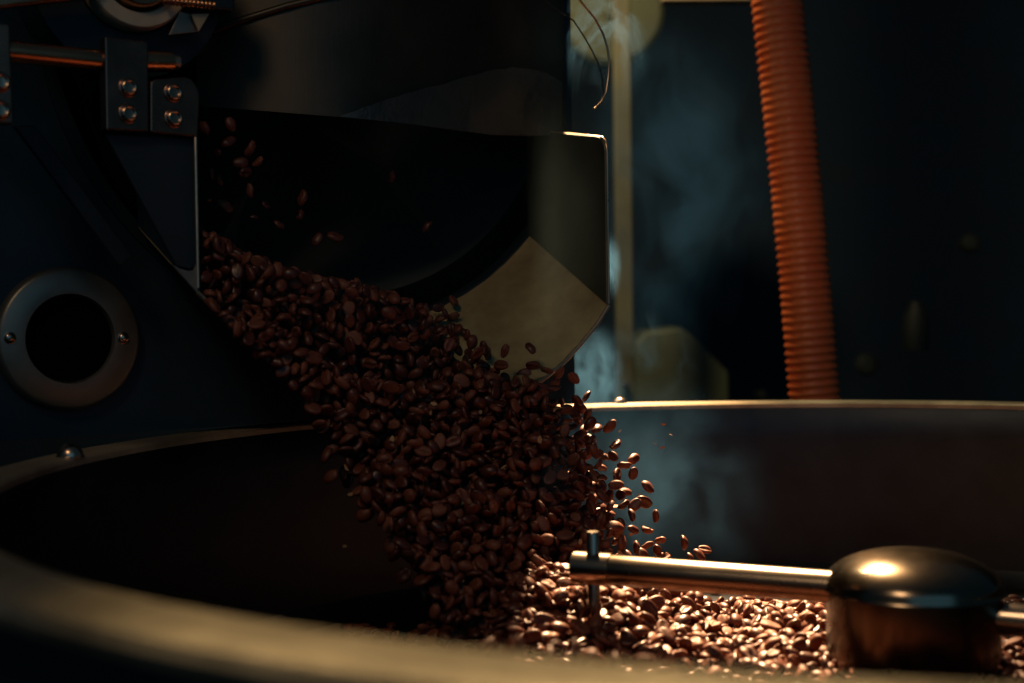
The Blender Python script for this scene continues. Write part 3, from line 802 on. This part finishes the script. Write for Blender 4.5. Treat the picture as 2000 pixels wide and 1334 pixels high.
# thin chaff flakes drifting off the beans and stuck to the steel
cb = bmesh.new()
for k in range(150):
    if k < 70: x_, y_ = random.uniform(640, 1320), random.uniform(780, 1100); P = onp(x_, y_, wline(y_) + random.uniform(-.05, .05))
    else:
        t_ = random.uniform(0, 6.283); d_ = TR * math.sqrt(random.random()) * .93; P = V((TC.x + d_ * math.cos(t_), TC.y + d_ * math.sin(t_), ZF + .0012))
        if heap(P.x, P.y) > .004: continue
    R_ = rand_rot() if k < 70 else flat_rot(.1); q_ = random.uniform(.0008, .0019)
    cb.faces.new([cb.verts.new(P + R_ @ V((a_ * q_ * 1.6, b_ * q_, .0003 * a_ * b_))) for a_, b_ in ((-1, -.6), (.2, -1), (1, .1), (.3, 1), (-.8, .7))])
tag(obj("chaff", cb, metal("pale_chaff", (.42, .28, .14), .7, metallic=0)), "tiny pale chaff flakes drifting round the beans and lying on the tray", "chaff", None, 'stuff')

# ------------------------------------------------------------------ smoke
def smoke(name, label, c, rad, dens, scale=(1, 1, 1), nscale=14, lo=.45, hi=.75, wisp=False, col=(.17, .50, 1.0), distort=1.2, rot=0.0, tilt=0.0, seed=0.0):
    bm = bmesh.new(); bmesh.ops.create_icosphere(bm, subdivisions=3, radius=1.0)
    me = bpy.data.meshes.new(name); bm.to_mesh(me); bm.free()
    o = bpy.data.objects.new(name, me); C.objects.link(o)
    o.location = V(c) + CAM; o.scale = rad; o.rotation_euler = (0, rot, 0)
    m = bpy.data.materials.new(name); m.use_nodes = True; nt = m.node_tree; l = nt.links
    for n in list(nt.nodes): nt.nodes.remove(n)
    out = nd(nt, 'ShaderNodeOutputMaterial'); pv = nd(nt, 'ShaderNodeVolumePrincipled')
    l.new(pv.outputs[0], out.inputs['Volume'])
    pv.inputs['Color'].default_value = (*col, 1); pv.inputs['Anisotropy'].default_value = .25
    tc = nd(nt, 'ShaderNodeTexCoord'); geo = nd(nt, 'ShaderNodeNewGeometry')
    ln = nd(nt, 'ShaderNodeVectorMath', operation='LENGTH'); l.new(tc.outputs['Object'], ln.inputs[0])
    fo = nd(nt, 'ShaderNodeMapRange', interpolation_type='SMOOTHERSTEP'); fo.inputs['From Min'].default_value = 1.0; fo.inputs['From Max'].default_value = .1
    l.new(ln.outputs['Value'], fo.inputs['Value'])
    mp = nd(nt, 'ShaderNodeMapping'); mp.inputs['Scale'].default_value = scale; mp.inputs['Location'].default_value = (seed, seed * .7, 0); mp.inputs['Rotation'].default_value = (0, tilt, 0)
    l.new(geo.outputs['Position'], mp.inputs[0])
    ns_ = nd(nt, 'ShaderNodeTexNoise', Scale=float(nscale), Detail=6.0, Roughness=.6, Distortion=float(distort)); l.new(mp.outputs[0], ns_.inputs['Vector'])
    if wisp:                                  # thin sheets where the noise crosses its middle
        sb = nd(nt, 'ShaderNodeMath', operation='SUBTRACT'); sb.inputs[1].default_value = .5; l.new(ns_.outputs[0], sb.inputs[0])
        ab = nd(nt, 'ShaderNodeMath', operation='ABSOLUTE'); l.new(sb.outputs[0], ab.inputs[0])
        rr_ = nd(nt, 'ShaderNodeMapRange', interpolation_type='SMOOTHSTEP'); rr_.inputs['From Min'].default_value = hi; rr_.inputs['From Max'].default_value = lo; l.new(ab.outputs[0], rr_.inputs['Value'])
    else:
        rr_ = nd(nt, 'ShaderNodeMapRange', interpolation_type='SMOOTHSTEP'); rr_.inputs['From Min'].default_value = lo; rr_.inputs['From Max'].default_value = hi; l.new(ns_.outputs[0], rr_.inputs['Value'])
    mu = nd(nt, 'ShaderNodeMath', operation='MULTIPLY'); l.new(fo.outputs[0], mu.inputs[0]); l.new(rr_.outputs[0], mu.inputs[1])
    m2 = nd(nt, 'ShaderNodeMath', operation='MULTIPLY'); m2.inputs[1].default_value = dens; l.new(mu.outputs[0], m2.inputs[0])
    l.new(m2.outputs[0], pv.inputs['Density'])
    me.materials.append(m)
    return tag(o, label, "smoke", "smoke rising from the hot beans", 'stuff')
def sm(px, py, Y): return aty(px, py, Y)
smoke("smoke", "blue-grey smoke billowing above the tray beside the falling beans", sm(1275, 950, 1.06), (.115, .05, .095), 2.1, (1, 1, .8), 24, .36, .72, rot=.6, distort=.7)
smoke("smoke", "pale puff of smoke standing on the far rim below the chute", sm(1160, 750, 1.20), (.034, .03, .060), 20, (1, 1, .6), 60, .36, .70, distort=.9, seed=3)
smoke("smoke", "faint blue haze of smoke drifting high behind the post", sm(1320, 390, 1.50), (.13, .06, .22), 8.5, (1, 1, .7), 12, .38, .70, seed=5, distort=.8)
smoke("smoke", "thin curl of smoke climbing the chute's right edge", sm(1193, 520, 1.06), (.010, .013, .030), 22, (1, 1, .45), 60, .36, .66, seed=2, distort=1.2)
smoke("smoke", "curling wisps of smoke around the hood's bright curved edge", sm(1178, 75, 1.12), (.055, .02, .06), 2.6, (1, 1, .6), 20, .0, .045, wisp=True, distort=1.4, seed=9)
smoke("smoke", "thin threads of smoke in front of the post and olive bin", sm(1262, 715, 1.24), (.060, .02, .06), 7, (1, 1, .5), 18, .0, .05, wisp=True, distort=1.2, seed=6)
smoke("smoke", "soft blue smoke around the lower right of the falling beans", sm(1090, 985, .93), (.045, .03, .05), 3.2, (1, 1, .8), 24, .34, .70, seed=12, distort=.7)
smoke("smoke", "thin veil of smoke hanging before the open drum and the stream", sm(745, 450, .89), (.17, .06, .16), 1.15, (1, 1, .8), 9, .15, .75, seed=20, distort=.5, col=(.45, .75, .9))
